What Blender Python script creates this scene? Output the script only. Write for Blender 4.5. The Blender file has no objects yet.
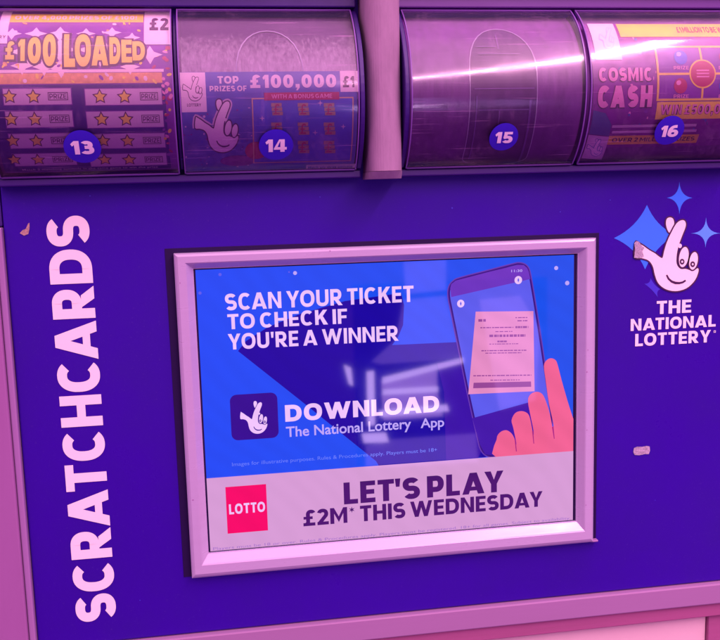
import bpy, bmesh, math, random
from math import sin, cos, pi, sqrt, atan2
from mathutils import Vector, Matrix
random.seed(7)
S = bpy.context.scene
COL = S.collection

# ------------------------------------------------------------------ camera
W0, H0, F0 = 720.0, 640.0, 900.0            # photograph size and focal length in its pixels
YAW, PIT, ROL = 0.152853, -0.142993, -0.0278626
CAM = Vector((-0.1036022, -0.5406920, 0.1333227))
fw = Vector((sin(YAW)*cos(PIT), cos(YAW)*cos(PIT), sin(PIT)))
r0 = fw.cross(Vector((0, 0, 1))).normalized(); u0 = r0.cross(fw)
rt = cos(ROL)*r0 + sin(ROL)*u0; up = rt.cross(fw)
cd = bpy.data.cameras.new('camera'); cd.sensor_width = 36; cd.lens = 36*F0/W0
cd.clip_start = 0.01; cd.clip_end = 100
cam = bpy.data.objects.new('camera', cd); COL.objects.link(cam)
cam.matrix_world = Matrix(((rt.x, up.x, -fw.x, CAM.x), (rt.y, up.y, -fw.y, CAM.y), (rt.z, up.z, -fw.z, CAM.z), (0, 0, 0, 1)))
S.camera = cam

def ray(px, py): return fw + rt*((px-W0/2)/F0) - up*((py-H0/2)/F0)
def at(px, py, y=0.0):
    """where the sight line of a photograph pixel meets the vertical plane y; survey only"""
    d = ray(px, py); t = (y-CAM.y)/d.y; p = CAM+d*t
    return (p.x, p.z)

# ------------------------------------------------------------------ materials
def lin(c): c /= 255.0; return c/12.92 if c <= .04045 else ((c+.055)/1.055)**2.4
ILL = (1.45, .64, 1.04)                        # the shop's pink light relative to white
def rgb(*c): return tuple(lin(v) for v in c)
def paint(*c, k=1.0): return tuple(min(.86, max(.002, lin(v)/i*k)) for v, i in zip(c, ILL))
def newmat(name):
    m = bpy.data.materials.new(name); m.use_nodes = True
    return m, m.node_tree.nodes, m.node_tree.links
def setin(n, **kw):
    for k, v in kw.items():
        k = k.replace('_', ' ')
        if isinstance(v, tuple) and len(v) == 3: v = (*v, 1)
        n.inputs[k].default_value = v
def mat(name, base, rough=.5, metal=0.0, spec=.5, noise=.0, scale=(60, 60, 60), bump=0.0, coat=0.0, dark=.6):
    m, N, L = newmat(name); p = N['Principled BSDF']
    setin(p, Base_Color=base, Roughness=rough, Metallic=metal, Specular_IOR_Level=spec, Coat_Weight=coat)
    if noise or bump:
        tc = N.new('ShaderNodeTexCoord'); mp = N.new('ShaderNodeMapping'); mp.inputs['Scale'].default_value = scale
        nz = N.new('ShaderNodeTexNoise'); setin(nz, Scale=1.0, Detail=6.0, Roughness=.65)
        L.new(tc.outputs['Object'], mp.inputs[0]); L.new(mp.outputs[0], nz.inputs['Vector'])
        if noise:
            mx = N.new('ShaderNodeMix'); mx.data_type = 'RGBA'
            rp = N.new('ShaderNodeMapRange'); setin(rp, From_Min=.35, From_Max=.75, To_Min=0.0, To_Max=noise)
            L.new(nz.outputs[0], rp.inputs[0]); L.new(rp.outputs[0], mx.inputs[0])
            mx.inputs[6].default_value = (*base, 1); mx.inputs[7].default_value = (*[b*dark for b in base], 1)
            L.new(mx.outputs[2], p.inputs['Base Color'])
            ro = N.new('ShaderNodeMapRange'); setin(ro, From_Min=.3, From_Max=.7, To_Min=rough*.85, To_Max=min(1, rough*1.2))
            L.new(nz.outputs[0], ro.inputs[0]); L.new(ro.outputs[0], p.inputs['Roughness'])
        if bump:
            b = N.new('ShaderNodeBump'); setin(b, Strength=bump, Distance=.0004)
            L.new(nz.outputs[0], b.inputs['Height']); L.new(b.outputs[0], p.inputs['Normal'])
    return m
def dusty(m, scale=700.0, amount=.22, col=(.30, .16, .42)):
    N, L = m.node_tree.nodes, m.node_tree.links; p = N['Principled BSDF']
    tc = N.new('ShaderNodeTexCoord'); n1 = N.new('ShaderNodeTexNoise'); setin(n1, Scale=scale, Detail=3.0); n2 = N.new('ShaderNodeTexNoise'); setin(n2, Scale=7.0, Detail=7.0, Roughness=.7)
    for n in (n1, n2): L.new(tc.outputs['Object'], n.inputs['Vector'])
    a = N.new('ShaderNodeMapRange'); setin(a, From_Min=.62, From_Max=.85); L.new(n1.outputs[0], a.inputs[0])
    b = N.new('ShaderNodeMapRange'); setin(b, From_Min=.35, From_Max=.72, To_Min=.25, To_Max=1.0); L.new(n2.outputs[0], b.inputs[0])
    mu = N.new('ShaderNodeMath'); mu.operation = 'MULTIPLY'; L.new(a.outputs[0], mu.inputs[0]); L.new(b.outputs[0], mu.inputs[1])
    m2 = N.new('ShaderNodeMath'); m2.operation = 'MULTIPLY'; L.new(mu.outputs[0], m2.inputs[0]); m2.inputs[1].default_value = amount
    mx = N.new('ShaderNodeMix'); mx.data_type = 'RGBA'; src = p.inputs['Base Color'].links
    if src: L.new(src[0].from_socket, mx.inputs[6])
    else: mx.inputs[6].default_value = p.inputs['Base Color'].default_value
    mx.inputs[7].default_value = (*col, 1); L.new(m2.outputs[0], mx.inputs[0]); L.new(mx.outputs[2], p.inputs['Base Color'])
    rr = N.new('ShaderNodeMapRange'); setin(rr, From_Min=.35, From_Max=.68, To_Min=.24, To_Max=.52); L.new(n2.outputs[0], rr.inputs[0]); L.new(rr.outputs[0], p.inputs['Roughness'])
    return m
def glow(name, col, k=1.0, pixel=.035, to=None):
    """a lit patch of the display: emits through a glossy front; faint line texture of the panel"""
    m, N, L = newmat(name); p = N['Principled BSDF']
    setin(p, Base_Color=(.004, .003, .006), Roughness=.035, Specular_IOR_Level=.5, Emission_Strength=k)
    tc = N.new('ShaderNodeTexCoord')
    nz = N.new('ShaderNodeTexNoise'); setin(nz, Scale=90.0, Detail=3.0)
    wv = N.new('ShaderNodeTexWave'); wv.bands_direction = 'DIAGONAL'; setin(wv, Scale=34.0, Distortion=9.0, Detail=0.0, Detail_Scale=.35)
    L.new(tc.outputs['Object'], nz.inputs['Vector']); L.new(tc.outputs['Object'], wv.inputs['Vector'])
    ad = N.new('ShaderNodeMath'); ad.operation = 'ADD'; L.new(nz.outputs[0], ad.inputs[0]); L.new(wv.outputs[1], ad.inputs[1])
    rp = N.new('ShaderNodeMapRange'); setin(rp, From_Min=.2, From_Max=1.8, To_Min=1-pixel, To_Max=1+pixel)
    L.new(ad.outputs[0], rp.inputs[0])
    mx = N.new('ShaderNodeMix'); mx.data_type = 'RGBA'; mx.blend_type = 'MULTIPLY'; mx.inputs[0].default_value = 1
    mx.inputs[6].default_value = (*col, 1)
    if to:                                       # the artwork itself runs from one blue to another
        sx = N.new('ShaderNodeSeparateXYZ'); L.new(tc.outputs['Object'], sx.inputs[0])
        g = N.new('ShaderNodeMapRange'); setin(g, From_Min=-.12, From_Max=.12); L.new(sx.outputs[0], g.inputs[0])
        gm = N.new('ShaderNodeMix'); gm.data_type = 'RGBA'; gm.inputs[6].default_value = (*col, 1); gm.inputs[7].default_value = (*to, 1)
        L.new(g.outputs[0], gm.inputs[0]); L.new(gm.outputs[2], mx.inputs[6])
    L.new(rp.outputs[0], mx.inputs[7]); L.new(mx.outputs[2], p.inputs['Emission Color'])
    return m

def cover_mat():
    m, N, L = newmat('worn_acrylic'); N.remove(N['Principled BSDF']); out = N['Material Output']
    tr = N.new('ShaderNodeBsdfTransparent'); setin(tr, Color=(.995, .975, .995))
    gl = N.new('ShaderNodeBsdfGlossy'); setin(gl, Color=(1, 1, 1), Roughness=.035)
    df = N.new('ShaderNodeBsdfDiffuse'); setin(df, Color=(.80, .42, .85))
    fr = N.new('ShaderNodeFresnel'); setin(fr, IOR=1.5)
    tc = N.new('ShaderNodeTexCoord')
    mp = N.new('ShaderNodeMapping'); mp.inputs['Scale'].default_value = (420, 420, 22)
    n1 = N.new('ShaderNodeTexNoise'); setin(n1, Scale=1.0, Detail=5.0, Roughness=.7)
    n2 = N.new('ShaderNodeTexNoise'); setin(n2, Scale=38.0, Detail=6.0, Roughness=.6)
    L.new(tc.outputs['Object'], mp.inputs[0]); L.new(mp.outputs[0], n1.inputs['Vector']); L.new(tc.outputs['Object'], n2.inputs['Vector'])
    mu = N.new('ShaderNodeMath'); mu.operation = 'MULTIPLY'; L.new(n1.outputs[0], mu.inputs[0]); L.new(n2.outputs[0], mu.inputs[1])
    rp = N.new('ShaderNodeMapRange'); setin(rp, From_Min=.26, From_Max=.44, To_Min=HAZE[0], To_Max=HAZE[1]); L.new(mu.outputs[0], rp.inputs[0])
    m3 = N.new('ShaderNodeMapping'); m3.inputs['Scale'].default_value = (26, 26, 1500); m3.inputs['Rotation'].default_value = (0, .09, 0)
    n3 = N.new('ShaderNodeTexNoise'); setin(n3, Scale=1.0, Detail=2.0); L.new(tc.outputs['Object'], m3.inputs[0]); L.new(m3.outputs[0], n3.inputs['Vector'])
    r3 = N.new('ShaderNodeMapRange'); setin(r3, From_Min=.66, From_Max=.74, To_Min=0.0, To_Max=.16); L.new(n3.outputs[0], r3.inputs[0])
    ad = N.new('ShaderNodeMath'); ad.operation = 'ADD'; L.new(rp.outputs[0], ad.inputs[0]); L.new(r3.outputs[0], ad.inputs[1]); rp = ad
    a = N.new('ShaderNodeMixShader'); b = N.new('ShaderNodeMixShader')
    L.new(rp.outputs[0], a.inputs[0]); L.new(tr.outputs[0], a.inputs[1]); L.new(df.outputs[0], a.inputs[2])
    g2 = N.new('ShaderNodeBsdfGlossy'); setin(g2, Color=(1, 1, 1), Roughness=.34); gm = N.new('ShaderNodeMixShader'); gm.inputs[0].default_value = .45
    L.new(gl.outputs[0], gm.inputs[1]); L.new(g2.outputs[0], gm.inputs[2])
    L.new(fr.outputs[0], b.inputs[0]); L.new(a.outputs[0], b.inputs[1]); L.new(gm.outputs[0], b.inputs[2])
    rr = N.new('ShaderNodeMapRange'); setin(rr, From_Min=.3, From_Max=.7, To_Min=.06, To_Max=.17); L.new(n2.outputs[0], rr.inputs[0]); L.new(rr.outputs[0], gl.inputs['Roughness'])
    L.new(b.outputs[0], out.inputs[0])
    return m
HAZE = (.0, .06)

M = {}
M['panel'] = mat('indigo_panel', paint(62, 0, 154), .40, spec=.2, noise=.4, scale=(14, 14, 14), bump=.06)
dusty(M['panel'])
M['vinyl'] = mat('white_vinyl', (.86, .86, .79), .5, noise=.12, scale=(80, 80, 80), dark=.85)
M['outline'] = mat('dark_vinyl', paint(70, 0, 70), .5)
M['star_blue'] = mat('blue_vinyl', (.025, .22, .95), .5)
M['star_pale'] = mat('pale_blue_vinyl', (.09, .36, .95), .5)
M['star_dim'] = mat('faded_blue_vinyl', (.04, .03, .55), .5)
M['residue'] = mat('sticker_residue', paint(225, 150, 200), .8, noise=1.0, scale=(900, 900, 900), dark=.3)
M['chip'] = mat('chipped_paint', paint(225, 130, 150), .8, noise=.9, scale=(800, 800, 800), dark=.4)
M['metal'] = mat('painted_aluminium', paint(220, 146, 206), .30, metal=.15, noise=.25, scale=(30, 30, 260), bump=.04, dark=.75)
M['gasket'] = mat('black_gasket', paint(38, 0, 64), .6, spec=.2)
M['trim'] = mat('grey_trim', paint(180, 84, 158), .5, noise=.4, scale=(40, 40, 6), dark=.75)
dusty(M['trim'], 500, .35, (.16, .07, .16))
M['lip'] = mat('pale_trim_edge', paint(190, 100, 176, k=.92), .45, noise=.2, scale=(40, 40, 8), dark=.8)
M['ledge'] = mat('lilac_ledge', paint(190, 102, 168, k=.9), .45, noise=.3, scale=(14, 90, 90), dark=.8)
M['board'] = mat('wood_board', paint(185, 70, 130), .55, noise=.6, scale=(10, 120, 160), dark=.7)
M['pale'] = mat('pale_laminate', paint(255, 160, 195), .5, noise=.2, scale=(60, 60, 60), dark=.8)
M['housing'] = mat('purple_housing', paint(58, 2, 112), .4, noise=.4, scale=(30, 30, 30), bump=.05)
M['rail'] = mat('lilac_rail', paint(118, 45, 140), .4, noise=.4, scale=(12, 80, 80))
M['back'] = mat('grey_ticket_plate', paint(146, 42, 156), .5, noise=.95, scale=(200, 200, 40), dark=.6)
M['back_pale'] = mat('pale_ticket_guide', paint(235, 140, 215), .5, noise=.8, scale=(420, 420, 9), dark=.6)
def shaded_guide_mat():
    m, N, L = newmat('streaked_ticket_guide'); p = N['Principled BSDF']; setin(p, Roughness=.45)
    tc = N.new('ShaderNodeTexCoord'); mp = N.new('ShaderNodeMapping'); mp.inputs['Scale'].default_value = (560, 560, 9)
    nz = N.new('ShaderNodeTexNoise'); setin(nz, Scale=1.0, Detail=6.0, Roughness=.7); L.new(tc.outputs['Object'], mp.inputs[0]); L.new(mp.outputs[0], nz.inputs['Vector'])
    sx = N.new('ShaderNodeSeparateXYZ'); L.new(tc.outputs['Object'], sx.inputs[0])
    g = N.new('ShaderNodeMapRange'); setin(g, From_Min=.078, From_Max=.046, To_Min=-.40, To_Max=.42); L.new(sx.outputs[2], g.inputs[0])  # painted soft shade below the top rail, fading to pale lower down
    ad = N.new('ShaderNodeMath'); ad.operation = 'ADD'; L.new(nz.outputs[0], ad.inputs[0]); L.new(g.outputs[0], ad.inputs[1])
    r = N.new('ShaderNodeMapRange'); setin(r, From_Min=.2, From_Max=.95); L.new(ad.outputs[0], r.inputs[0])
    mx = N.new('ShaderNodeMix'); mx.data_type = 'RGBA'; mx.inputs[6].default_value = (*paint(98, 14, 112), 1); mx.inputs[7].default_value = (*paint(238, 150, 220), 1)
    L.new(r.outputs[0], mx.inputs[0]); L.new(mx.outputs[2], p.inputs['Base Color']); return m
M['back_pale'] = shaded_guide_mat()
M['slotrim'] = mat('clear_slot_rim', paint(205, 130, 205), .2)
M['slotdark'] = mat('finger_slot_floor', paint(104, 26, 122), .5, noise=.8, scale=(120, 120, 60))
M['post'] = mat('pinkish_metal_post', paint(186, 106, 158), .55, metal=.0, noise=.8, scale=(230, 230, 60), bump=.05, dark=.72)
M['coveredge'] = mat('acrylic_edge', paint(138, 62, 160), .3)
M['badge'] = mat('blue_badge', (.035, .012, .50), .35)
M['digit'] = mat('badge_digit', (.86, .82, .85), .45)
M['cover'] = cover_mat()
M['wall'] = mat('dark_backing', paint(60, 10, 100), .6)
# tickets
M['paper'] = mat('ticket_white', (.86, .72, .84), .45)
M['lilac'] = mat('ticket_lilac', (.70, .52, .74), .45, noise=.2, scale=(300, 300, 300), dark=.85)
M['orange'] = mat('ticket_orange', (.95, .78, .13), .4, noise=.5, scale=(220, 220, 220), dark=.72)
M['band'] = mat('ticket_orange_band', (.88, .5, .22), .45, noise=.8, scale=(320, 320, 320), dark=.6)
M['tpurple'] = mat('ticket_purple', paint(150, 34, 172, k=1.15), .4, noise=.6, scale=(130, 130, 130), dark=.55)
M['tviolet'] = mat('ticket_violet', paint(104, 76, 190, k=1.15), .4, noise=.5, scale=(110, 110, 110), dark=.55)
M['tblue'] = mat('ticket_blue', paint(92, 72, 205, k=1.15), .4, noise=.5, scale=(150, 150, 150), dark=.7)
M['tmagenta'] = mat('ticket_magenta', paint(158, 30, 160, k=1.15), .4, noise=.7, scale=(110, 110, 110), dark=.5)
M['ink'] = mat('ticket_ink', paint(95, 10, 95), .5)
M['red'] = mat('ticket_red', paint(215, 30, 110), .4)
M['pink'] = mat('ticket_pink', (.85, .34, .66), .4, noise=.5, scale=(400, 400, 400), dark=.75)
M['tan'] = mat('ticket_gold_frame', (.72, .5, .32), .4)
M['tdeep'] = mat('ticket_deep_violet', paint(66, 8, 138), .4, noise=.5, scale=(90, 90, 90), dark=.6)
M['coin'] = mat('ticket_coin', paint(222, 128, 140), .4, noise=.4, scale=(300, 300, 300))
M['teal'] = mat('ticket_teal', paint(110, 85, 170), .45)
# display
M['g_blue'] = glow('lit_blue', rgb(16, 74, 244), to=rgb(10, 80, 234))
M['g_deep'] = glow('lit_deep_blue', rgb(14, 0, 158))
M['g_white'] = glow('lit_white', rgb(238, 195, 250), pixel=.05)
M['g_soft'] = glow('lit_soft_white', rgb(190, 165, 248))
M['g_band'] = glow('lit_grey_band', rgb(214, 156, 212), pixel=.022)
M['g_ink'] = glow('lit_ink', rgb(72, 18, 108))
M['g_tiny'] = glow('lit_small_print', rgb(165, 115, 200))
M['g_tinyblue'] = glow('lit_small_print_blue', rgb(105, 125, 250))
M['g_red'] = glow('lit_red', rgb(246, 4, 100))
M['g_icon'] = glow('lit_icon', rgb(44, 6, 142))
M['g_phone'] = glow('lit_phone_edge', rgb(56, 16, 128))
M['g_phone2'] = glow('lit_phone_edge_light', rgb(104, 56, 176))
M['g_screen'] = glow('lit_phone_screen', rgb(92, 92, 236))
M['g_bar'] = glow('lit_phone_bar', rgb(108, 52, 190))
M['g_low'] = glow('lit_phone_low', rgb(66, 22, 168))
M['g_ticket'] = glow('lit_ticket', rgb(228, 140, 196), pixel=.06)
M['g_tink'] = glow('lit_ticket_ink', rgb(150, 70, 150))
M['g_hand'] = glow('lit_coral', rgb(240, 98, 146), pixel=.06)
M['g_crease'] = glow('lit_coral_shade', rgb(170, 40, 130))
M['g_shadow'] = glow('lit_violet_patch', rgb(56, 14, 166))

# ------------------------------------------------------------------ objects
def link(o, parent=None):
    COL.objects.link(o)
    if parent: o.parent = parent
    return o
def tag(o, label=None, cat=None, group=None, kind=None):
    for k, v in (('label', label), ('category', cat), ('group', group), ('kind', kind)):
        if v: o[k] = v
    return o
def empty(name, loc, *a):
    e = bpy.data.objects.new(name, None); e.location = loc; e.empty_display_size = .02
    link(e); return tag(e, *a)

class MB:
    def __init__(s): s.v, s.f, s.m, s.mats = [], [], [], []
    def mi(s, k):
        if k not in s.mats: s.mats.append(k)
        return s.mats.index(k)
    def add(s, vs, fs, k):
        b = len(s.v); s.v += [tuple(p) for p in vs]; i = s.mi(k)
        for f in fs: s.f.append([b+j for j in f]); s.m.append(i)
    def box(s, x0, x1, y0, y1, z0, z1, k):
        s.add([(x, y, z) for x in (x0, x1) for y in (y0, y1) for z in (z0, z1)],
              [(0, 1, 3, 2), (4, 6, 7, 5), (0, 4, 5, 1), (2, 3, 7, 6), (0, 2, 6, 4), (1, 5, 7, 3)], k)
    def build(s, name, parent=None, bevel=0, smooth=False, map=None, cut=None, seg=2):
        me = bpy.data.meshes.new(name)
        me.from_pydata(s.v, [], s.f)
        for k in s.mats: me.materials.append(M[k])
        for p, i in zip(me.polygons, s.m): p.material_index = i
        bm = bmesh.new(); bm.from_mesh(me)
        if map:
            if cut:
                zs = [v.co.y for v in bm.verts]
                if zs:
                    k = math.floor(min(zs)/cut)*cut+cut*.37
                    while k < max(zs):
                        bmesh.ops.bisect_plane(bm, geom=bm.verts[:]+bm.edges[:]+bm.faces[:], plane_co=(0, k, 0), plane_no=(0, 1, 0), dist=1e-7)
                        k += cut
            for v in bm.verts: v.co = map(*v.co)
        else:
            bmesh.ops.recalc_face_normals(bm, faces=bm.faces)
        bm.to_mesh(me); bm.free()
        o = bpy.data.objects.new(name, me); link(o, parent)
        if smooth:
            for p in me.polygons: p.use_smooth = True
        q, off = parent, Vector()                    # geometry is surveyed in world space; keep it there
        while q: off += Vector(q.location); q = q.parent
        me.transform(Matrix.Translation(-off))
        if bevel:
            b = o.modifiers.new('bevel', 'BEVEL'); b.width = bevel; b.segments = seg; b.limit_method = 'ANGLE'
        return o
# flat design space: (a, b, h) = across, up, height above the carrying surface
    def poly(s, pts, h, k): 
        a = sum(pts[i][0]*pts[(i+1) % len(pts)][1]-pts[(i+1) % len(pts)][0]*pts[i][1] for i in range(len(pts)))
        if a < 0: pts = pts[::-1]
        tri = fill(pts); s.add([(p[0], p[1], h) for p in pts], tri, k)
    def rect(s, r, h, k): s.poly([(r[0], r[2]), (r[1], r[2]), (r[1], r[3]), (r[0], r[3])], h, k)
    def ell(s, c, rx, ry, h, k, tilt=0, n=32):
        s.poly([(c[0]+rx*cos(t)*cos(tilt)-ry*sin(t)*sin(tilt), c[1]+rx*cos(t)*sin(tilt)+ry*sin(t)*cos(tilt)) for t in [2*pi*i/n for i in range(n)]], h, k)
    def star(s, c, r, h, k, n=5, inner=.5, sx=1):
        s.poly([(c[0]+sx*(r if i % 2 == 0 else r*inner)*sin(pi*i/n), c[1]+(r if i % 2 == 0 else r*inner)*cos(pi*i/n)) for i in range(2*n)], h, k)
    def stroke(s, pts, w, h, k):
        L_, R_ = [], []
        for i, p in enumerate(pts):
            a = pts[max(0, i-1)]; b = pts[min(len(pts)-1, i+1)]
            d = Vector((b[0]-a[0], b[1]-a[1])).normalized()
            L_.append((p[0]-d.y*w/2, p[1]+d.x*w/2)); R_.append((p[0]+d.y*w/2, p[1]-d.x*w/2))
        s.poly(L_+R_[::-1], h, k)
    def frame(s, r, w, h, k):
        x0, x1, z0, z1 = r
        s.rect((x0, x1, z1-w, z1), h, k); s.rect((x0, x1, z0, z0+w), h, k)
        s.rect((x0, x0+w, z0+w, z1-w), h, k); s.rect((x1-w, x1, z0+w, z1-w), h, k)
    def text(s, txt, r, h, k, bold=.03, sp=1.08, slope=0.0):
        vs, fs = glyphs(txt, bold, sp)
        x0 = min(v[0] for v in vs); x1 = max(v[0] for v in vs); z0 = min(v[1] for v in vs); z1 = max(v[1] for v in vs)
        sx = (r[1]-r[0])/(x1-x0); sz = (r[3]-r[2])/(z1-z0)
        s.add([(r[0]+(v[0]-x0)*sx, r[2]+(v[1]-z0)*sz+slope*(v[0]-x0)*sx, h+v[2]*1e-6) for v in vs], fs, k)

def fill(pts):
    from mathutils.geometry import tessellate_polygon
    return [t if cross3(pts, t) > 0 else t[::-1] for t in tessellate_polygon([[Vector((p[0]*1000, p[1]*1000, 0)) for p in pts]])]
def cross3(p, t):
    a, b, c = (p[i] for i in t); return (b[0]-a[0])*(c[1]-a[1])-(b[1]-a[1])*(c[0]-a[0])
_cache = {}
def arcp(cx, cy, rx, ry, a, b, n=22, e=.86):
    """part of a slightly squared oval, degrees"""
    out = []
    for i in range(n+1):
        t = math.radians(a+(b-a)*i/n); c_, s_ = cos(t), sin(t)
        out.append((cx+rx*math.copysign(abs(c_)**e, c_), cy+ry*math.copysign(abs(s_)**e, s_)))
    return out
def letter(ch, t):
    """a heavy sans letter, cap height 1, stroke t -> (width, polygons, strokes); strokes are centre lines"""
    h = t/2; B = lambda x0, x1, y0, y1: [(x0, y0), (x1, y0), (x1, y1), (x0, y1)]
    tl = t*1.10; k = t*.88
    if ch == 'A':
        w = .92; a = t*.60; c = w/2; yi = (c-tl)/(c-a); X = lambda y: tl+(c-a)*y
        L_ = [(0, 0), (tl, 0), (c, yi), (c, 1), (c-a, 1)]
        return w, [L_, [(w-x, y) for x, y in L_][::-1], [(X(.165), .165), (w-X(.165), .165), (w-X(.165+k*.86), .165+k*.86), (X(.165+k*.86), .165+k*.86)]], []
    if ch == 'B': return .72, [B(0, t, 0, 1)], [[(h, 1-h), (.36, 1-h)]+arcp(.36, .755, .26-h+.02, .245-h, 90, -90)+[(h, .51)], [(h, .49), (.38, .49)]+arcp(.38, .27, .32-h, .27-h, 90, -90)+[(h, h)]]
    if ch == 'C': return .76, [], [arcp(.40, .5, .40-h, .51-h, 47, 313, 40)]
    if ch == 'D': return .80, [B(0, t, 0, 1)], [[(h, 1-h), (.34, 1-h)]+arcp(.34, .5, .46-h, .5-h, 90, -90)+[(.34, h), (h, h)]]
    if ch == 'E': return .60, [B(0, t, 0, 1), B(t, .60, 1-k, 1), B(t, .56, .5-k/2, .5+k/2), B(t, .60, 0, k)], []
    if ch == 'F': return .57, [B(0, t, 0, 1), B(t, .57, 1-k, 1), B(t, .53, .46-k/2, .46+k/2)], []
    if ch == 'G': return .80, [B(.44, .80, .36, .36+k), B(.80-t, .80, .08, .36)], [arcp(.41, .5, .41-h, .51-h, 47, 305, 40)]
    if ch == 'H': return .76, [B(0, t, 0, 1), B(.76-t, .76, 0, 1), B(t, .76-t, .5-k/2, .5+k/2)], []
    if ch == 'I': return t, [B(0, t, 0, 1)], []
    if ch == 'J': return .5, [], [[(.5-h, 1), (.5-h, .3)]+arcp(.24, .3, .26-h, .31-h, 0, -140)]
    if ch == 'K': return .76, [B(0, t, 0, 1), [(t, .32), (.30, .44), (.76-tl*1.12, 0), (.78, 0), (.47, .58), (.75, 1), (.75-tl*1.1, 1), (t, .60)]], []
    if ch == 'L': return .56, [B(0, t, 0, 1), B(t, .56, 0, k)], []
    if ch == 'M':
        w = .98; v = t*1.6; c = w/2; q = [(t, 1), (c, .45), (c, max(.02, .45-v)), (t, 1-v)]
        return w, [B(0, t, 0, 1), B(w-t, w, 0, 1), q, [(w-x, y) for x, y in q][::-1]], []
    if ch == 'N':
        w = .80; v = t*1.45
        return w, [B(0, t, 0, 1), B(w-t, w, 0, 1), [(t, 1), (w-t, v), (w-t, 0), (t, 1-v)]], []
    if ch in 'OQ': return .88, ([[(.50, .26), (.62, .34), (.90, .02), (.74, -.06)]] if ch == 'Q' else []), [arcp(.44, .5, .44-h, .51-h, 0, 360, 48)]
    if ch in 'PR':
        y0 = .36 if ch == 'P' else .42; yc = (y0+h+1-h)/2 if False else (y0+1-h)/2+h*.0
        st = [[(h, 1-h), (.36, 1-h)]+arcp(.36, (1-h+y0)/2, .33-h, (1-h-y0)/2, 90, -90)+[(.36, y0), (h, y0)]]
        if ch == 'P': return .69, [B(0, t, 0, 1)], st
        return .74, [B(0, t, 0, 1), [(.26, y0-h+.01), (.26+tl*1.1, y0-h+.01), (.76, 0), (.76-tl*1.16, 0)]], st
    if ch == 'S':
        yt, yb = (.5+1-h)/2, (.5+h)/2; rx = .34-h; ry = (.5-h)/2
        return .68, [], [arcp(.33, yt, rx, ry, 28, 180, 18)+arcp(.33, yt, rx, ry, 180, 262, 10)[1:]+arcp(.35, yb, rx, ry, 82, -150, 30)]
    if ch == 'T': return .66, [B(.33-h, .33+h, 0, 1-k), B(0, .66, 1-k, 1)], []
    if ch == 'U': return .76, [], [[(h, 1), (h, .36)]+arcp(.38, .36, .38-h, .37-h, 180, 360)+[(.76-h, 1)]]
    if ch == 'V': return .82, [[(0, 1), (.41-t*.6, 0), (.41+t*.6, 0), (.82, 1), (.82-tl, 1), (.41, .30), (tl, 1)]], []
    if ch == 'W':
        w = 1.30; T = t*.98; q = .215                # four slanted legs, each a parallelogram of its own
        L_ = lambda x0, x1: [(x0, 1), (x0+T, 1), (x1+T, 0), (x1, 0)]
        st = (w-T)/4
        return w, [L_(0, st), [(p[0], 1-p[1]) for p in L_(st, 2*st)][::-1], L_(2*st, 3*st), [(p[0], 1-p[1]) for p in L_(3*st, 4*st)][::-1]], []
    if ch == 'X': return .8, [[(0, 0), (tl*1.1, 0), (.8, 1), (.8-tl*1.1, 1)], [(0, 1), (tl*1.1, 1), (.8, 0), (.8-tl*1.1, 0)]], []
    if ch == 'Y': return .80, [[(0, 1), (.40-h, .40), (.40-h, 0), (.40+h, 0), (.40+h, .40), (.80, 1), (.80-tl, 1), (.40, .60), (tl, 1)]], []
    if ch == 'Z': return .66, [B(0, .66, 0, k), B(0, .66, 1-k, 1), [(0, k), (tl*1.15, k), (.66, 1-k), (.66-tl*1.15, 1-k)]], []
    if ch == '0': return .70, [], [arcp(.35, .5, .35-h, .51-h, 0, 360, 44)]
    if ch == '1': return .42, [B(.42-t, .42, 0, 1), [(.0, .78), (.42-t, 1), (.42-t, .72), (.07, .60)]], []
    if ch == '2': return .64, [B(0, .65, 0, k)], [arcp(.31, .69, .32-h, .32-h, 165, -28, 20)+[(.13, k*.6)]]
    if ch == '3':
        y = .53
        return .66, [], [arcp(.31, (1-h+y)/2, .30-h, (1-h-y)/2, 150, -90, 20)+[(.20, y)], [(.20, y-.004)]+arcp(.31, (y+h)/2, .345-h, (y-h)/2, 90, -150, 24)]
    if ch == '4': return .72, [B(.36, .36+t, 0, 1), B(.36+t, .72, .18, .18+k), [(0, .18), (.36, .18), (.36, .18+k), (.20, .18+k), (.40, 1), (.36-t*.25, 1), (0, .30)]], []
    if ch == '5': return .66, [B(.09, .62, 1-k, 1), [(.05, .46), (.05+t*.8, .46), (.09+t*.9, 1-k), (.09, 1-k)]], [[(.08, .50)]+arcp(.32, .325, .34-h, .335-h, 118, -150, 28)]
    if ch == '6': return .68, [], [arcp(.34, .325, .34-h, .335-h, 0, 360, 36), [(.54, 1-h*.6)]+arcp(.46, .42, .46-h, .50, 100, 178, 16)]
    if ch == '8': return .68, [], [arcp(.34, .76, .30-h, .25-h, 0, 360, 30), arcp(.34, .28, .34-h, .29-h, 0, 360, 32)]
    if ch == '£': return .70, [B(0, .68, 0, k), B(.02, .54, .42, .42+k*.85)], [arcp(.44, .71, .28-h, .30-h, 25, 180, 20)+[(.16+h, .4), (.16+h, .22), (.13+h*.6, k*.6)]]
    if ch == "'": return t*.9, [[(0, 1), (t*.9, 1), (t*.75, .62), (t*.15, .62)]], []
    if ch in '.,': return t*1.05, [B(0, t*1.05, 0, t*1.05)]+([[(t*.4, 0), (t*1.05, 0), (t*.5, -.20), (t*.1, -.20)]] if ch == ',' else []), []
    if ch == '!': return t, [B(0, t, 0, t*.9), [(t*.1, .32), (t*.9, .32), (t, 1), (0, 1)]], []
    if ch == '*': return .34, [[(.17+(.19 if i % 2 == 0 else .07)*sin(pi*i/6), .80+(.20 if i % 2 == 0 else .07)*cos(pi*i/6)) for i in range(12)]], []
    return .3, [], []
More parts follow.
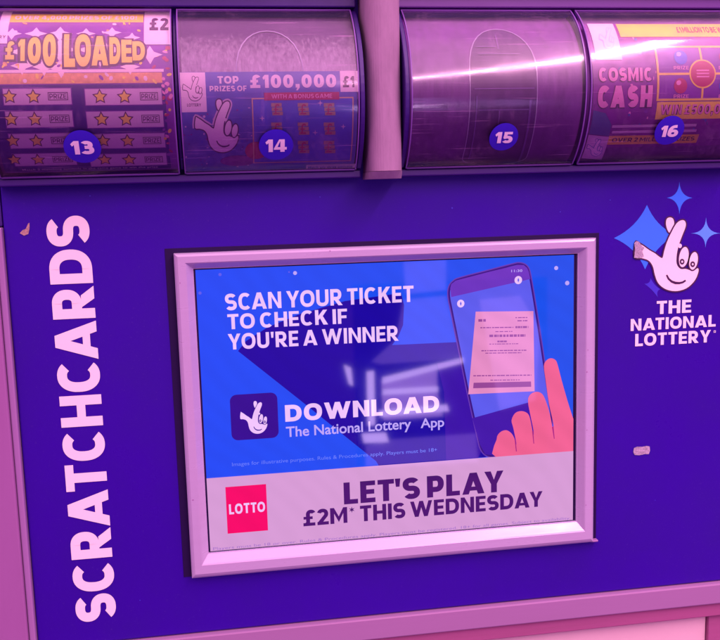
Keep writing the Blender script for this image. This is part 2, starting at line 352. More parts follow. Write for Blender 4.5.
def strip(pts, w):
    n = len(pts); closed = abs(pts[0][0]-pts[-1][0])+abs(pts[0][1]-pts[-1][1]) < 1e-4
    vs = []
    for i, p in enumerate(pts):
        a = pts[i-1] if i else (pts[-2] if closed else p); b = pts[i+1] if i < n-1 else (pts[1] if closed else p)
        d = Vector((b[0]-a[0], b[1]-a[1])).normalized()
        if 0 < i < n-1 or closed:
            d1 = Vector((p[0]-a[0], p[1]-a[1])); d2 = Vector((b[0]-p[0], b[1]-p[1]))
            if d1.length > 1e-6 and d2.length > 1e-6: d = (d1.normalized()+d2.normalized()).normalized()
        vs += [(p[0]-d.y*w/2, p[1]+d.x*w/2), (p[0]+d.y*w/2, p[1]-d.x*w/2)]
    return vs, [(2*i, 2*i+1, 2*i+3, 2*i+2) for i in range(n-1)]
def heavy(txt, t, sp):
    vs, fs, x, z = [], [], 0.0, 0; prev = ' '
    KERN = {'LT': -.10, 'LY': -.12, 'AT': -.08, 'TA': -.08, 'AY': -.10, 'YA': -.10, 'AW': -.05, 'LO': -.02, 'PL': .0, 'CA': -.075, 'RA': -.03, 'AR': -.02, 'AN': -.02, 'DA': -.03, 'AD': -.02, 'OA': -.05, 'LA': -.0, 'YO': -.06, 'AV': -.1, 'TO': -.03, "T'": -.06}
    for ch in txt:
        if ch == ' ': x += .20; prev = ' '; continue
        w, polys, strokes = letter(ch, t); z = 0; x += KERN.get(prev+ch, 0); prev = ch
        for p in polys:
            a = sum(p[i][0]*p[(i+1) % len(p)][1]-p[(i+1) % len(p)][0]*p[i][1] for i in range(len(p)))
            if a < 0: p = p[::-1]
            b = len(vs); vs += [(x+q[0], q[1], z) for q in p]; fs += [[b+i for i in f] for f in fill(p)]; z += 1
        for st in strokes:
            v, f = strip(st, t); b = len(vs); vs += [(x+q[0], q[1], z) for q in v]; fs += [[b+i for i in g] for g in f]; z += 1
        x += w+sp
    return vs, fs
CAPS = set("ABCDEFGHIJKLMNOPQRSTUVWXYZ0123456 8£'.,!* ")
def glyphs(txt, bold, sp):
    key = (txt, bold, sp)
    if key in _cache: return _cache[key]
    if bold >= .02 and set(txt) <= CAPS:
        t = .155+(bold-.02)*3.6; vs, fs = heavy(txt, t, .062+(sp-1)*1.0-(t-.2)*.1)
    else:
        vs, fs = [], []
        c = bpy.data.curves.new('t', 'FONT'); c.body = txt; c.size = 1; c.offset = bold; c.space_character = sp; c.resolution_u = 6
        o = bpy.data.objects.new('t', c); COL.objects.link(o)
        bpy.context.view_layer.update()
        me = bpy.data.meshes.new_from_object(o.evaluated_get(bpy.context.evaluated_depsgraph_get()))
        vs = [(v.co.x, v.co.y, 0) for v in me.vertices]; fs = [list(p.vertices) for p in me.polygons]
        bpy.data.objects.remove(o); bpy.data.curves.remove(c); bpy.data.meshes.remove(me)
    _cache[key] = (vs, fs); return vs, fs
def flat(y):
    return lambda a, b, h: (a, y-h, b)
def smooth_closed(pts, n=4):
    out = []; L_ = len(pts)
    for i in range(L_):
        p0, p1, p2, p3 = (pts[(i+j-1) % L_] for j in range(4))
        for q in range(n):
            t = q/n
            out.append(tuple(.5*((2*p1[c])+(-p0[c]+p2[c])*t+(2*p0[c]-5*p1[c]+4*p2[c]-p3[c])*t*t+(-p0[c]+3*p1[c]-3*p2[c]+p3[c])*t**3) for c in (0, 1)))
    return out
def grow(pts, d):
    a = sum(pts[i][0]*pts[(i+1) % len(pts)][1]-pts[(i+1) % len(pts)][0]*pts[i][1] for i in range(len(pts)))
    s = 1 if a > 0 else -1; out = []
    for i, p in enumerate(pts):
        q, r = pts[i-1], pts[(i+1) % len(pts)]
        t = Vector((r[0]-q[0], r[1]-q[1])).normalized()
        out.append((p[0]+s*t.y*d, p[1]-s*t.x*d))
    return out

def prect(y, x0, y0, x1, y1):
    """a rectangle seen at these photo pixels, on plane y -> (left, right, bottom, top)"""
    xm, ym = (x0+x1)/2, (y0+y1)/2
    return (at(x0, ym, y)[0], at(x1, ym, y)[0], at(xm, y1, y)[1], at(xm, y0, y)[1])
def pline(y, l, r):
    """a line of capitals: l, r = (pixel x, top, bottom) at its left and right ends"""
    a0, a1 = at(l[0], l[1], y), at(l[0], l[2], y); b0, b1 = at(r[0], r[1], y), at(r[0], r[2], y)
    return ((a0[0]+a1[0])/2, (b0[0]+b1[0])/2, (a1[1]+b1[1])/2, (a0[1]+b0[1])/2)

# crossed-fingers hand emblem, in its own units
HAND = [(190, 298), (205, 300), (240, 320), (275, 345), (310, 365), (340, 388), (358, 392), (368, 350), (385, 295), (410, 240), (440, 185), (465, 162), (490, 158), (503, 175), (500, 205), (480, 255), (460, 312), (447, 370), (446, 430), (470, 462), (500, 462), (522, 468), (550, 474), (578, 458), (582, 480), (562, 530), (520, 575), (470, 597), (420, 600), (370, 585), (330, 550), (310, 500), (300, 455), (285, 425), (262, 405), (225, 395), (184, 388)]
BACKF = [(385, 150), (405, 140), (425, 150), (431, 180), (417, 215), (402, 236), (388, 215), (380, 180)]
def emblem(mb, f, sc, h0, dh, white, dark, lw=9, face=True):
    hand = smooth_closed(HAND, 3); bk = smooth_closed(BACKF, 4)
    P = lambda pts: [f(*p) for p in pts]
    E = lambda c, rx, ry, t, n=28: [(c[0]+rx*cos(a)*cos(t)-ry*sin(a)*sin(t), c[1]+rx*cos(a)*sin(t)+ry*sin(a)*cos(t)) for a in [2*pi*i/n for i in range(n)]]
    mb.poly(P(grow(bk, lw)), h0, dark); mb.poly(P(bk), h0+dh, white)
    mb.poly(P(grow(hand, lw)), h0+2*dh, dark); mb.poly(P(hand), h0+3*dh, white)
    for c, rx, ry in (((490, 388), 29, 64), ((551, 412), 26, 56)):
        mb.poly(P(E(c, rx+lw, ry+lw, .17)), h0+4*dh, dark); mb.poly(P(E(c, rx, ry, .17)), h0+5*dh, white)
    mb.poly(P(E((466, 318), 12, 14, 0)), h0+4*dh, white)
    if face:
        for c in ((479, 417), (545, 433)):
            mb.poly(P(E(c, 15, 18, 0)), h0+6*dh, dark); mb.poly(P(E(c, 6, 7, 0)), h0+7*dh, white)
    sm = [(383, 500), (395, 524), (414, 541), (438, 550), (462, 551), (484, 546), (502, 534)]
    L_, R_ = [], []
    for i, p in enumerate(sm):
        a, b = sm[max(0, i-1)], sm[min(len(sm)-1, i+1)]; d = Vector((b[0]-a[0], b[1]-a[1])).normalized(); w = 8*(1-.35*abs(i-3)/3)
        L_.append((p[0]-d.y*w, p[1]+d.x*w)); R_.append((p[0]+d.y*w, p[1]-d.x*w))
    mb.poly(P(L_+R_[::-1]), h0+4*dh, dark)

# ================================================================== PANEL
PX0, PX1, PZ0, PZ1 = -.2245, .2520, -.1382, .262
panel = empty('shop_counter', (0, 0, PZ0), 'dark indigo counter front with SCRATCHCARDS lettering up its left side and a hand emblem', 'counter')
mb = MB(); mb.box(PX0, PX1, 0, .014, PZ0, PZ1, 'panel'); mb.build('panel_face', panel, .0012)
# vertical lettering: text runs up the panel
mb = MB(); vs, fs = glyphs('SCRATCHCARDS', .042, 1.03)
xs = [v[0] for v in vs]; ys = [v[1] for v in vs]
zb = at(98, 620.5)[1]; zt = at(66, 216)[1]; xl, xr = -.2012, -.1768
mb.add([(xr-(v[1]-min(ys))/(max(ys)-min(ys))*(xr-xl), zb+(v[0]-min(xs))/(max(xs)-min(xs))*(zt-zb), .0003+v[2]*1e-6) for v in vs], fs, 'vinyl')
tag(mb.build('lettering', panel, map=flat(0)), 'large white letters running up the panel')
for t, l, r in (('THE', (656.5, 301, 314), (691, 299.5, 312.5)), ('NATIONAL', (630.5, 319, 331), (715.5, 314.5, 326.5)), ('LOTTERY', (635, 333.5, 346), (710.5, 330, 342.5))):
    mb = MB(); mb.text(t, pline(0, l, r), .0003, 'vinyl', .040, 1.05)
    if t == 'LOTTERY':
        c = at(714.5, 331.5); mb.frame((c[0]-.0007, c[0]+.0007, c[1]-.0007, c[1]+.0007), .0003, .0003, 'vinyl')
    mb.build('lettering', panel, map=flat(0))
EMB = lambda X, Y: at(605+X/6.26, 195+Y/6.26)
def star4(l, t, r, b, c, bow=.42):
    out = []
    for p, q in ((t, r), (r, b), (b, l), (l, t)):
        m = ((p[0]+q[0])/2, (p[1]+q[1])/2); ctl = (m[0]+(c[0]-m[0])*bow, m[1]+(c[1]-m[1])*bow)
        for i in range(8):
            u = i/8; out.append(tuple((1-u)**2*p[k]+2*u*(1-u)*ctl[k]+u*u*q[k] for k in (0, 1)))
    return out
for (l, t, r, b, c, bow), k, h in ((((56, 270), (262, 62), (440, 250), (250, 465), (262, 262), .38), 'star_blue', .00015),
        (((385, 18), (465, -82), (548, 18), (465, 122), (465, 18), .85), 'star_blue', .00015),
        (((538, 240), (632, 140), (722, 240), (628, 330), (630, 238), .95), 'star_pale', .00015),
        (((245, 555), (285, 520), (345, 590), (330, 640), (300, 580), .5), 'star_dim', .00012)):
    mb = MB(); mb.poly([EMB(*p) for p in star4(l, t, r, b, c, bow)], h, k); mb.build('star', panel, map=flat(0))
mb = MB(); emblem(mb, EMB, 1, .0003, .00008, 'vinyl', 'outline')
em = mb.build('hand_emblem', panel, map=flat(0))
mb = MB(); mb.poly([EMB(*p) for p in ((178, 300), (192, 288), (208, 292), (226, 318), (240, 330), (228, 352), (238, 384), (205, 396), (176, 392), (184, 350))], .0012, 'residue')
tag(mb.build('scuff', em, map=flat(0)), 'scuffed patch over the thumb')
mb = MB(); c = at(641.5, 450.5)
pts = [(c[0]+dx*.00055, c[1]+dz*.00055) for dx, dz in ((-10, 4), (-6, 5.4), (1, 4.8), (6, 5.5), (10, 4.5), (10.5, -1), (9, -5), (4, -4.4), (-3, -5.4), (-9, -4.6), (-10.8, -1))]
mb.poly(pts, .0004, 'residue'); mb.build('sticker_residue', panel, map=flat(0))
mb = MB(); c = at(25, 231)
mb.poly([(c[0]+dx*.00058, c[1]+dz*.00058) for dx, dz in ((-5, -2), (-2, 1), (1, 2), (3.5, 7), (5, 8), (4.5, 2), (3, -3), (-1, -4.5))], .0004, 'chip'); mb.build('paint_chip', panel, map=flat(0))
mb = MB()
for px, py in ((22, 168), (90, 196), (320, 197), (452, 208), (610, 200), (140, 600), (560, 212), (655, 500)):
    c = at(px, py); rr = random.uniform(.0003, .0007)
    mb = MB(); mb.poly([(c[0]+rr*random.uniform(.6, 1.2)*cos(a), c[1]+rr*random.uniform(.5, 1.1)*sin(a)) for a in [2*pi*i/9 for i in range(9)]], .0003, 'star_dim')
    mb.build('scuff', panel, map=flat(0))

# ================================================================== DISPLAY
disp = empty('display_screen', (0, -.002, -.1), 'lit blue advertising screen in a silver pink metal frame, set in the indigo panel', 'screen')
FX, FZ = .13, .0998
mb = MB(); mb.box(-FX-.0052, FX+.0040, -.0004, -.0001, -FZ-.0008, FZ+.0028, 'gasket'); mb.build('gasket', disp, .0003)
# frame: mitred profile swept round the four sides. (inset from outer edge, y)
IX, IZ, IZ0 = .1192, .0902, -.0856
def frame_profile():
    mb = MB()
    ins = [(0, -.0003), (0, -.0048), (.08, -.0058), (.20, -.0066), (.58, -.0066), (.64, -.0062), (.96, -.0024), (1, -.0022), (1, -.0002)]
    rings = []
    for k, y in ins:
        x0, x1 = -FX+(FX-IX)*k, FX-(FX-IX)*k; z1 = FZ-(FZ-IZ)*k; z0 = -FZ+(FZ+IZ0)*k
        rings.append([(x0, y, z0), (x1, y, z0), (x1, y, z1), (x0, y, z1)])
    n = len(rings)
    for side in range(4):                        # separate verts per side keep the mitres crisp
        vs = []
        for rg in rings: vs += [rg[side], rg[(side+1) % 4]]
        mb.add(vs, [(2*i, 2*i+1, 2*i+3, 2*i+2) for i in range(n-1)], 'metal')
    return mb
fr = frame_profile().build('frame', disp)
mb = MB()
for px, py in ((180, 283), (588, 350), (586, 505), (587, 372), (193, 500), (587, 430), (330, 251)):
    c = at(px, py, -.0067); mb = MB(); mb.ell(c, random.uniform(.0003, .0006), random.uniform(.0002, .0004), .0, 'trim', n=10)
    mb.build('scratch', fr, map=flat(-.0067))
mb = MB(); c = at(594, 540, -.002); mb.box(c[0]-.003, c[0]+.0022, -.004, -.0002, c[1]-.0007, c[1]+.0006, 'lip'); mb.build('sealant_blob', disp, .0005)
# display face
YS = -.0008                                     # plane of the picture
G = lambda *a: prect(YS, *a)
mb = MB(); mb.box(-IX-.002, IX+.002, YS+.0001, 0.0006, IZ0-.002, IZ+.002, 'gasket'); mb.build('bezel', disp)
scr = None
DX0, DX1, DZ0, DZ1 = -.1181, .1172, -.0848, .0894
mb = MB(); mb.rect((DX0, DX1, DZ0, DZ1), .0, 'g_blue'); scr = mb.build('screen', disp, map=flat(YS-.0001))
fl = flat(YS-.0001); d_ = .00006
ap = lambda px, py: at(px, py, YS)
def SP(name, mb, label=None):
    o = mb.build(name, scr, map=fl)
    if label: o['label'] = label
    return o
mb = MB()
mb.poly([ap(*p) for p in ((238, 351), (246, 341), (268, 327), (300, 314), (345, 301), (380, 296), (401, 293), (404, 305), (403, 325), (398, 337), (392, 345), (480, 341), (486, 457), (379, 466), (376, 461), (300, 400))], d_, 'g_deep'); SP('dark_artwork', mb)  # deeper blue shape laid over the blue ground
mb = MB(); mb.poly([ap(*p) for p in ((437, 363), (462, 361), (482, 449), (478, 458), (446, 460), (444, 392))], 2*d_, 'g_shadow'); SP('dark_artwork', mb)  # smaller violet shape overlapping it
for t, l, r, k, b in (('SCAN YOUR TICKET', (225, 293, 310), (413.5, 286, 302.5), 'g_white', .035), ('TO CHECK IF', (227.5, 313.5, 329), (347, 309, 324), 'g_white', .035),
        ("YOU'RE A WINNER", (228, 333, 349), (398.5, 326, 341.5), 'g_white', .035), ('DOWNLOAD', (285, 404, 421.5), (439, 396, 412), 'g_white', .045),
        ('The National Lottery', (286, 426, 439.5), (411, 419, 432.5), 'g_soft', .016), ('App', (420.5, 418.3, 431), (444, 417, 429.5), 'g_soft', .016), ("Images for illustrative purposes. Rules & Procedures apply. Players must be 18+", (232, 461, 466), (437, 449, 453.5), 'g_tinyblue', .0)):
    mb = MB(); mb.text(t, pline(YS, l, r), 4*d_, k, b, 1.05 if b > .03 else 1.0); SP('lettering', mb)
# app icon
mb = MB(); x0, x1, z0, z1 = G(230.6, 393.5, 278, 439); rr = .004
mb.poly([(cx+rr*cos(a), cz+rr*sin(a)) for cx, cz, s in ((x1-rr, z1-rr, 0), (x0+rr, z1-rr, 1), (x0+rr, z0+rr, 2), (x1-rr, z0+rr, 3)) for a in [pi/2*(s+i/5) for i in range(6)]], 4*d_, 'g_icon')
emblem(mb, lambda X, Y: ap(220+(145+(X-183)*.4887)/7.2, 380+(150+(Y-140)*.5108)/7.2), 1, 5*d_, d_*.5, 'g_white', 'g_icon', 8, face=True); SP('app_icon', mb)
# promotional band
mb = MB(); zt_ = (ap(205, 476.5)[1]+ap(574, 452)[1])/2
mb.rect((DX0, DX1, DZ0, zt_), 14*d_, 'g_band'); SP('promotion_band', mb, 'pale grey band across the foot of the screen')
for t, l, r, k, b in (("LET'S PLAY", (343.5, 481, 503.5), (503, 471, 491.5), 'g_ink', .045), ('£2M* THIS WEDNESDAY', (303, 508.5, 524.5), (542, 491.5, 507), 'g_ink', .04),
        ('Players must be 18 or over. Rules & Procedures apply. Players must be registered. 18+ for all games. Subject to availability.', (213, 543, 547), (570, 519.5, 523), 'g_tiny', .0)):
    mb = MB(); mb.text(t, pline(YS, l, r), 15*d_, k, b, 1.04 if b else 1.0); SP('lettering', mb)
mb = MB(); mb.rect(G(226.4, 485, 267, 531.5), 15*d_, 'g_red'); mb.text('LOTTO', pline(YS, (229, 503, 513.5), (265, 501.5, 511.5)), 16*d_, 'g_white', .04); SP('game_badge', mb, 'red square game badge')
# phone
mb = MB(); A = lambda pts: [ap(*p) for p in pts]
ph = [(447.6, 300), (447, 292), (448.6, 285), (453, 280), (460, 276.8), (490, 269), (512, 263.2), (519, 262), (525, 263.5), (529, 267.5), (531, 274), (533, 285), (537, 309), (542, 341), (547.5, 378), (551.2, 404), (552.6, 414), (553, 422), (550.5, 430), (545, 436), (500, 455), (491, 457.5), (484, 455), (479.5, 449), (477, 440), (474.5, 429), (470, 409), (465, 386), (458.5, 354), (452, 322), (449, 307)]
PH = smooth_closed(A(ph), 5); mb.poly(PH, 4*d_, 'g_phone2'); mb.poly(grow(PH, -.0007), 5*d_, 'g_phone'); mb.poly(grow(PH, -.0018), 6*d_, 'g_screen')
mb.poly(A([(451, 297), (450, 288), (451, 284), (455.5, 280.5), (490, 271.5), (518, 264.8), (523.5, 265), (527, 268), (528.6, 272), (530, 279)]), 7*d_, 'g_bar')
mb.poly(A([(472, 418), (529, 402), (551, 420), (549, 430), (492, 455), (485, 454), (480, 445)]), 7*d_, 'g_low')
for c, r in (((518, 280), 4.4), ((460.5, 303.5), 4.2)):
    mb.ell(ap(*c), r*.00056, r*.00058, 8*d_, 'g_white'); mb.star(ap(*c), r*.00034, 9*d_, 'g_screen', 2, .4)
mb.text('11:30', pline(YS, (511, 270.5, 273), (522, 268.5, 271)), 8*d_, 'g_soft', .02)
SP('phone_picture', mb)
mb = MB()
mb.poly(A([(475.4, 311.5), (533, 311), (534.2, 391), (468, 394)]), 10*d_, 'g_ticket')
def bars(y0, x0, x1, th, seed, gap=.25):
    rnd = random.Random(seed); x = x0
    while x < x1:
        w = min(rnd.uniform(1.2, 4.5), x1-x)
        mb.poly(A([(x, y0-(x-x0)*.012), (x+w, y0-(x+w-x0)*.012), (x+w, y0+th-(x+w-x0)*.012), (x, y0+th-(x-x0)*.012)]), 11*d_, 'g_tink'); x += w+rnd.uniform(.3, 1.1)
for i, (y, a, b, th) in enumerate(((319, 478, 486, 2.6), (317, 515, 527, 1), (320, 517, 527, 1.2), (327, 480, 513, 1.1), (326, 515, 528, 2), (331, 495, 512, .9), (334.5, 489, 525, 2.4), (340.5, 497, 507, 1.6), (343.5, 489, 518, .8), (350, 481, 526, 1.1), (352.5, 485, 521, .9), (375, 473, 531, 1.1), (379.5, 490, 520, .9))):
    bars(y, a, b, th, i)
mb.poly(A([(473.3, 382.5), (530.6, 381.2), (530.8, 386.5), (472.8, 388)]), 11*d_, 'g_tink')
SP('ticket_picture', mb, 'pale pink ticket drawn on the phone')
clipx = lambda pts, x: [(min(p[0], x), p[1]) for p in pts]
HZ = lambda pts: A([(460+x/5.14, 345+y/5.14) for x, y in pts])
mb = MB()
mb.poly(clipx(smooth_closed(HZ([(196, 585), (186, 485), (203, 448), (235, 436), (262, 452), (278, 480), (284, 508), (287, 500), (272, 425), (263, 385), (282, 348), (315, 338), (345, 350), (358, 378), (370, 440), (374, 470), (376, 440), (362, 370), (347, 287), (360, 252), (390, 239), (420, 250), (440, 290), (460, 355), (475, 432), (477, 400), (455, 300), (438, 180), (429, 107), (442, 78), (466, 67), (490, 78), (502, 110), (520, 180), (550, 285), (577, 370), (588, 400), (588, 590)]), 3), DX1), 12*d_, 'g_hand')
for pts in ([(278, 480), (285, 545), (290, 545), (284, 490)], [(368, 440), (375, 505), (379, 505), (374, 440)], [(470, 420), (480, 480), (484, 480), (478, 415)]):
    mb.poly(HZ(pts), 13*d_, 'g_crease')
SP('hand_picture', mb, 'coral pink fingers drawn on the screen')
mb = MB()
for px, py, r in ((295, 273, 2.0), (556, 268, 2.2), (567, 283, 2.4), (220, 274.5, 1.6), (289, 272, .9), (200, 293, 1.6)):
    mb = MB(); mb.ell(ap(px, py), r*.0006, r*.0006, 4*d_, 'g_soft' if r > 1.9 else 'g_screen', n=12); SP('dust_spot', mb)

# ================================================================== TICKET DISPENSERS
CY, CZ, RB = .02128, .18930, .05531             # axis and radius of the curved covers
A0, A1 = math.radians(-52.5), math.radians(58.5)
def barrel(R):
    return lambda a, b, h: (a, CY-(R+h)*cos(b/R), CZ+(R+h)*sin(b/R))
def ab(px, py, R):
    d = ray(px, py); oy, oz = CAM.y-CY, CAM.z-CZ
    a = d.y**2+d.z**2; b = 2*(oy*d.y+oz*d.z); c = oy*oy+oz*oz-R*R
    t = (-b-sqrt(max(0, b*b-4*a*c)))/(2*a); p = CAM+d*t
    return (p.x, R*atan2(p.z-CZ, CY-p.y))
def brect(R, x0, y0, x1, y1):
    xm, ym = (x0+x1)/2, (y0+y1)/2
    return (ab(x0, ym, R)[0], ab(x1, ym, R)[0], ab(xm, y1, R)[1], ab(xm, y0, R)[1])
def barrel_slab(mb, x0, x1, a0, a1, R, th, k, n=64, edge=None):
    vs, fs = [], []
    for i in range(n+1):
        a = a0+(a1-a0)*i/n
        for x in (x0, x1):
            for rr in (R, R-th): vs.append((x, CY-rr*cos(a), CZ+rr*sin(a)))
    for i in range(n):
        b = 4*i; mb.add([], [], k)
        fs += [(b, b+2, b+6, b+4), (b+1, b+5, b+7, b+3)]
    mb.add(vs, fs, k)
    es = [(4*i, 4*i+4, 4*i+5, 4*i+1) for i in range(n)]+[(4*i+2, 4*i+3, 4*i+7, 4*i+6) for i in range(n)]+[(0, 1, 3, 2), (4*n, 4*n+2, 4*n+3, 4*n+1)]
    mb.add(vs, es, edge or k)
def cheek(mb, x0, x1, R, k, n=24):
    ring = [(CY-R*cos(a), CZ+R*sin(a)) for a in [A0+(A1-A0)*i/n for i in range(n+1)]]
    zb_, zt_ = CZ+R*sin(A0), CZ+R*sin(A1)
    ring = ring+[(.0, zt_), (.0, zb_)]
    m = len(ring)
    mb.add([(x0, y, z) for y, z in ring]+[(x1, y, z) for y, z in ring], [tuple(range(m)), tuple(range(2*m-1, m-1, -1))]+[(i, i+m, (i+1) % m+m, (i+1) % m) for i in range(m)], k)
ZB, ZT = CZ+RB*sin(A0), CZ+RB*sin(A1)
YB, YT = CY-RB*cos(A0), CY-RB*cos(A1)
RC = RB-.0034                                    # tickets lie just behind the covers
RK = RB-.0062                                    # plates behind the tickets
def stadium(r, n=14):
    x0, x1, s0, s1 = r; cx = (x0+x1)/2; rx = (x1-x0)/2; ry = rx*1.45
    return [(cx+rx*cos(a), s1-ry+ry*sin(a)) for a in [pi*i/n for i in range(n+1)]]+[(cx-rx*cos(a), s0+ry*.25-ry*.25*sin(a)) for a in [pi*i/n for i in range(n+1)]]
def dispenser(x0, x1, label, slots, rail):
    d = empty('scratchcard_dispenser', ((x0+x1)/2, -.01, ZB), label, 'card dispenser', 'scratchcard dispensers above the panel')
    mb = MB(); ck = .0030
    xs_ = [x0]+[s['x1'] for s in slots[:-1]]+[x1]
    mb.box(x0-ck, x1+ck, YB+.0015, -.0002, ZB-.0048, ZB-.0004, 'housing')     # bottom rail
    mb.box(x0-ck, x1+ck, YT-.001, -.0002, ZT+.0012, ZT+.0075, rail)          # top rail
    mb.box(x0-ck, x1+ck, YT-.004, -.0002, ZT+.0080, ZT+.03, 'housing')
    hs = mb.build('housing', d, .0008)
    for xa, xb in ((x0-ck, x0-.0003), (x1+.0003, x1+ck)):
        mb = MB(); cheek(mb, xa, xb, RB-.0008, 'housing'); mb.build('end_cheek', d, .0005)
    for a, b in zip(slots[:-1], slots[1:]):
        mb = MB(); cheek(mb, a['x1']+.0002, b['x0']-.0002, RB-.003, 'housing'); mb.build('divider', d, .0004)
    for s in slots:
        sx0, sx1 = s['x0'], s['x1']
        mb = MB(); barrel_slab(mb, sx0+.0004, sx1-.0004, A0-.10, A1+.20, RK, .0016, 'back')
        bp = mb.build('back_plate', d, smooth=False)
        if s.get('slot'):
            r = s['slot']; mb = MB(); mb.poly(stadium(r), .0002, 'slotdark'); 
            o = mb.build('finger_slot', bp, map=barrel(RK), cut=.002)
            st = stadium(r); st2 = st+[st[0], st[1]]
            mb = MB(); mb.stroke(st2[:len(st)+1], .0011, .0006, 'slotrim')
            # quad strip instead of one polygon so the ring stays a ring
            mb = MB(); inn = grow(st, -.0003); out_ = grow(st, .0003); n = len(st)
            mb.add([(p[0], p[1], .0005) for p in inn]+[(p[0], p[1], .0005) for p in out_], [(i, (i+1) % n, n+(i+1) % n, n+i) for i in range(n)], 'slotrim')
            o = mb.build('slot_rim', bp, map=barrel(RK), cut=.003)
        if s.get('fit'):
            for q in s['fit']:
                mb = MB(); mb.rect(q, .0008, 'coveredge'); mb.build('guide_rib', bp, map=barrel(RK), cut=.003)
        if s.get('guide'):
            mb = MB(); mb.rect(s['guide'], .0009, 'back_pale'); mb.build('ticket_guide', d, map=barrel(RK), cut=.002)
            mb = MB(); r = s['slot']; st = stadium(r); hh = len(st)//2; arc = st[:hh]
            inn = grow(st, -.0004)[:hh]; out_ = grow(st, .0003)[:hh]
            mb.add([(p[0], p[1], .0014) for p in inn]+[(p[0], p[1], .0014) for p in out_], [(i, i+1, hh+i+1, hh+i) for i in range(hh-1)], 'slotrim')
            mb.build('slot_rim', d, map=barrel(RK), cut=.003)
        mb = MB(); barrel_slab(mb, sx0+.0006, sx1-.0006, A0, A1, RB, .0014, 'cover', edge='coveredge')
        # flanges round the flap
        for xa, xb in ((sx0+.0003, sx0+.0010), (sx1-.0010, sx1-.0003)):
            barrel_slab(mb, xa, xb, A0+.01, A1-.01, RB+.0005, .0004, 'coveredge')
        for a in (A0, A1-.03): barrel_slab(mb, sx0+.0011, sx1-.0011, a, a+.018, RB+.0005, .0004, 'coveredge', n=3)
        mb.build('cover', d, smooth=True)
        c, rad, num = s['badge']; cc = ab(c[0], c[1], RB); R_ = rad*.00056
        mb = MB(); mb.ell(cc, R_, R_, .0006, 'badge', n=40); b = mb.build('number_badge', d, map=barrel(RB), cut=.002)
        mb = MB(); w = R_*s.get('w', .62); hgt = R_*.40; mb.text(num, (cc[0]-w, cc[0]+w, cc[1]-hgt*1.02, cc[1]+hgt), .0009, 'digit', .045, 1.0)
        o = mb.build('lettering', b, map=barrel(RB), cut=.002)
    return d
X = lambda px, py=91: ab(px, py, RB)[0]
xa0 = X(174.5)-(X(360)-X(180)); 
dispenser(xa0, X(360), 'left curved clear ticket dispenser with flaps numbered 13 and 14',
    [dict(x0=xa0, x1=X(174.5), badge=((82.5, 147), 17.6, '13')),
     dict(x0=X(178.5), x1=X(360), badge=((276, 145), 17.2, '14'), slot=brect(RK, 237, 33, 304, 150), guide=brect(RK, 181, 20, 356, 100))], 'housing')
xb1 = X(590.5)+(X(588)-X(411))
dispenser(X(411), xb1, 'right curved clear ticket dispenser with flaps numbered 15 and 16',
    [dict(x0=X(411), x1=X(587.5), badge=((503.5, 137), 15.5, '15'), slot=brect(RK, 470, 30, 537, 164), fit=[brect(RK, *q) for q in ((476, 47, 496, 47.8), (496, 36, 497.2, 50), (478, 54.2, 520, 55), (474, 88, 534, 89.4), (478, 109, 530, 110.2), (498, 110.5, 499.2, 124), (526, 100, 528, 160), (474, 96, 475.2, 158))]),
     dict(x0=X(590.5), x1=xb1, badge=((669, 130.5), 16.5, '16'))], 'rail')

# ------------------------------------------------------------------ the tickets
def card_obj(label, loc): return empty('scratchcard', loc, label, 'scratchcard', 'scratchcards in the dispensers')
def CB(*a): return brect(RC, *a)
def cl(l, r):
    a0, a1 = ab(l[0], l[1], RC), ab(l[0], l[2], RC); b0, b1 = ab(r[0], r[1], RC), ab(r[0], r[2], RC)
    return ((a0[0]+a1[0])/2, (b0[0]+b1[0])/2, (a1[1]+b1[1])/2, (a0[1]+b0[1])/2)
cbm = barrel(RC); CUT = .0022; e = .00012
def part(mb, name, card, label=None):
    o = mb.build(name, card, map=cbm, cut=CUT)
    if label: o['label'] = label
    return o
rnd = random.Random(3)
# 13
c13 = card_obj('purple and orange scratchcard headed £100 LOADED, behind the flap numbered 13', (-.17, -.02, .15))
left13 = xa0+.003; r13 = X(172)
base = (left13, r13, CB(60, 100, 120, 171)[2], CB(60, 11, 120, 100)[3])
mb = MB(); mb.rect(base, 0, 'tpurple'); mb.rect((left13, CB(60, 100, 162.5, 120)[1]+.002, base[2]+.001, CB(60, 84.5, 120, 100)[3]), .5*e, 'tdeep'); part(mb, 'card_sheet', c13)
mb = MB(); mb.rect((CB(9, 14, 20, 22)[0], CB(140, 14, 143.5, 22)[1], *CB(60, 14.5, 120, 22.5)[2:]), e, 'orange')
mb.text('OVER 4,000 PRIZES OF £100!', (CB(15, 16, 20, 22)[0], CB(120, 16, 137, 22)[1], *CB(60, 16.4, 120, 20.8)[2:]), 2*e, 'paper', .04)
mb.rect((left13, r13-.004, *CB(60, 69.5, 120, 72.5)[2:]), e, 'paper'); mb.rect((left13, r13-.005, *CB(60, 73, 120, 83.5)[2:]), e, 'band')
for i in range(60):
    px, py = rnd.uniform(0, 160), rnd.choice([rnd.uniform(23, 38), rnd.uniform(60, 69), rnd.uniform(74, 82)])
    mb.ell(ab(px, py, RC), rnd.uniform(.0006, .0018), rnd.uniform(.0004, .0012), 1.4*e+i*2e-6, rnd.choice(['orange', 'paper', 'tpurple', 'band', 'orange']), rnd.uniform(0, 3), 7)
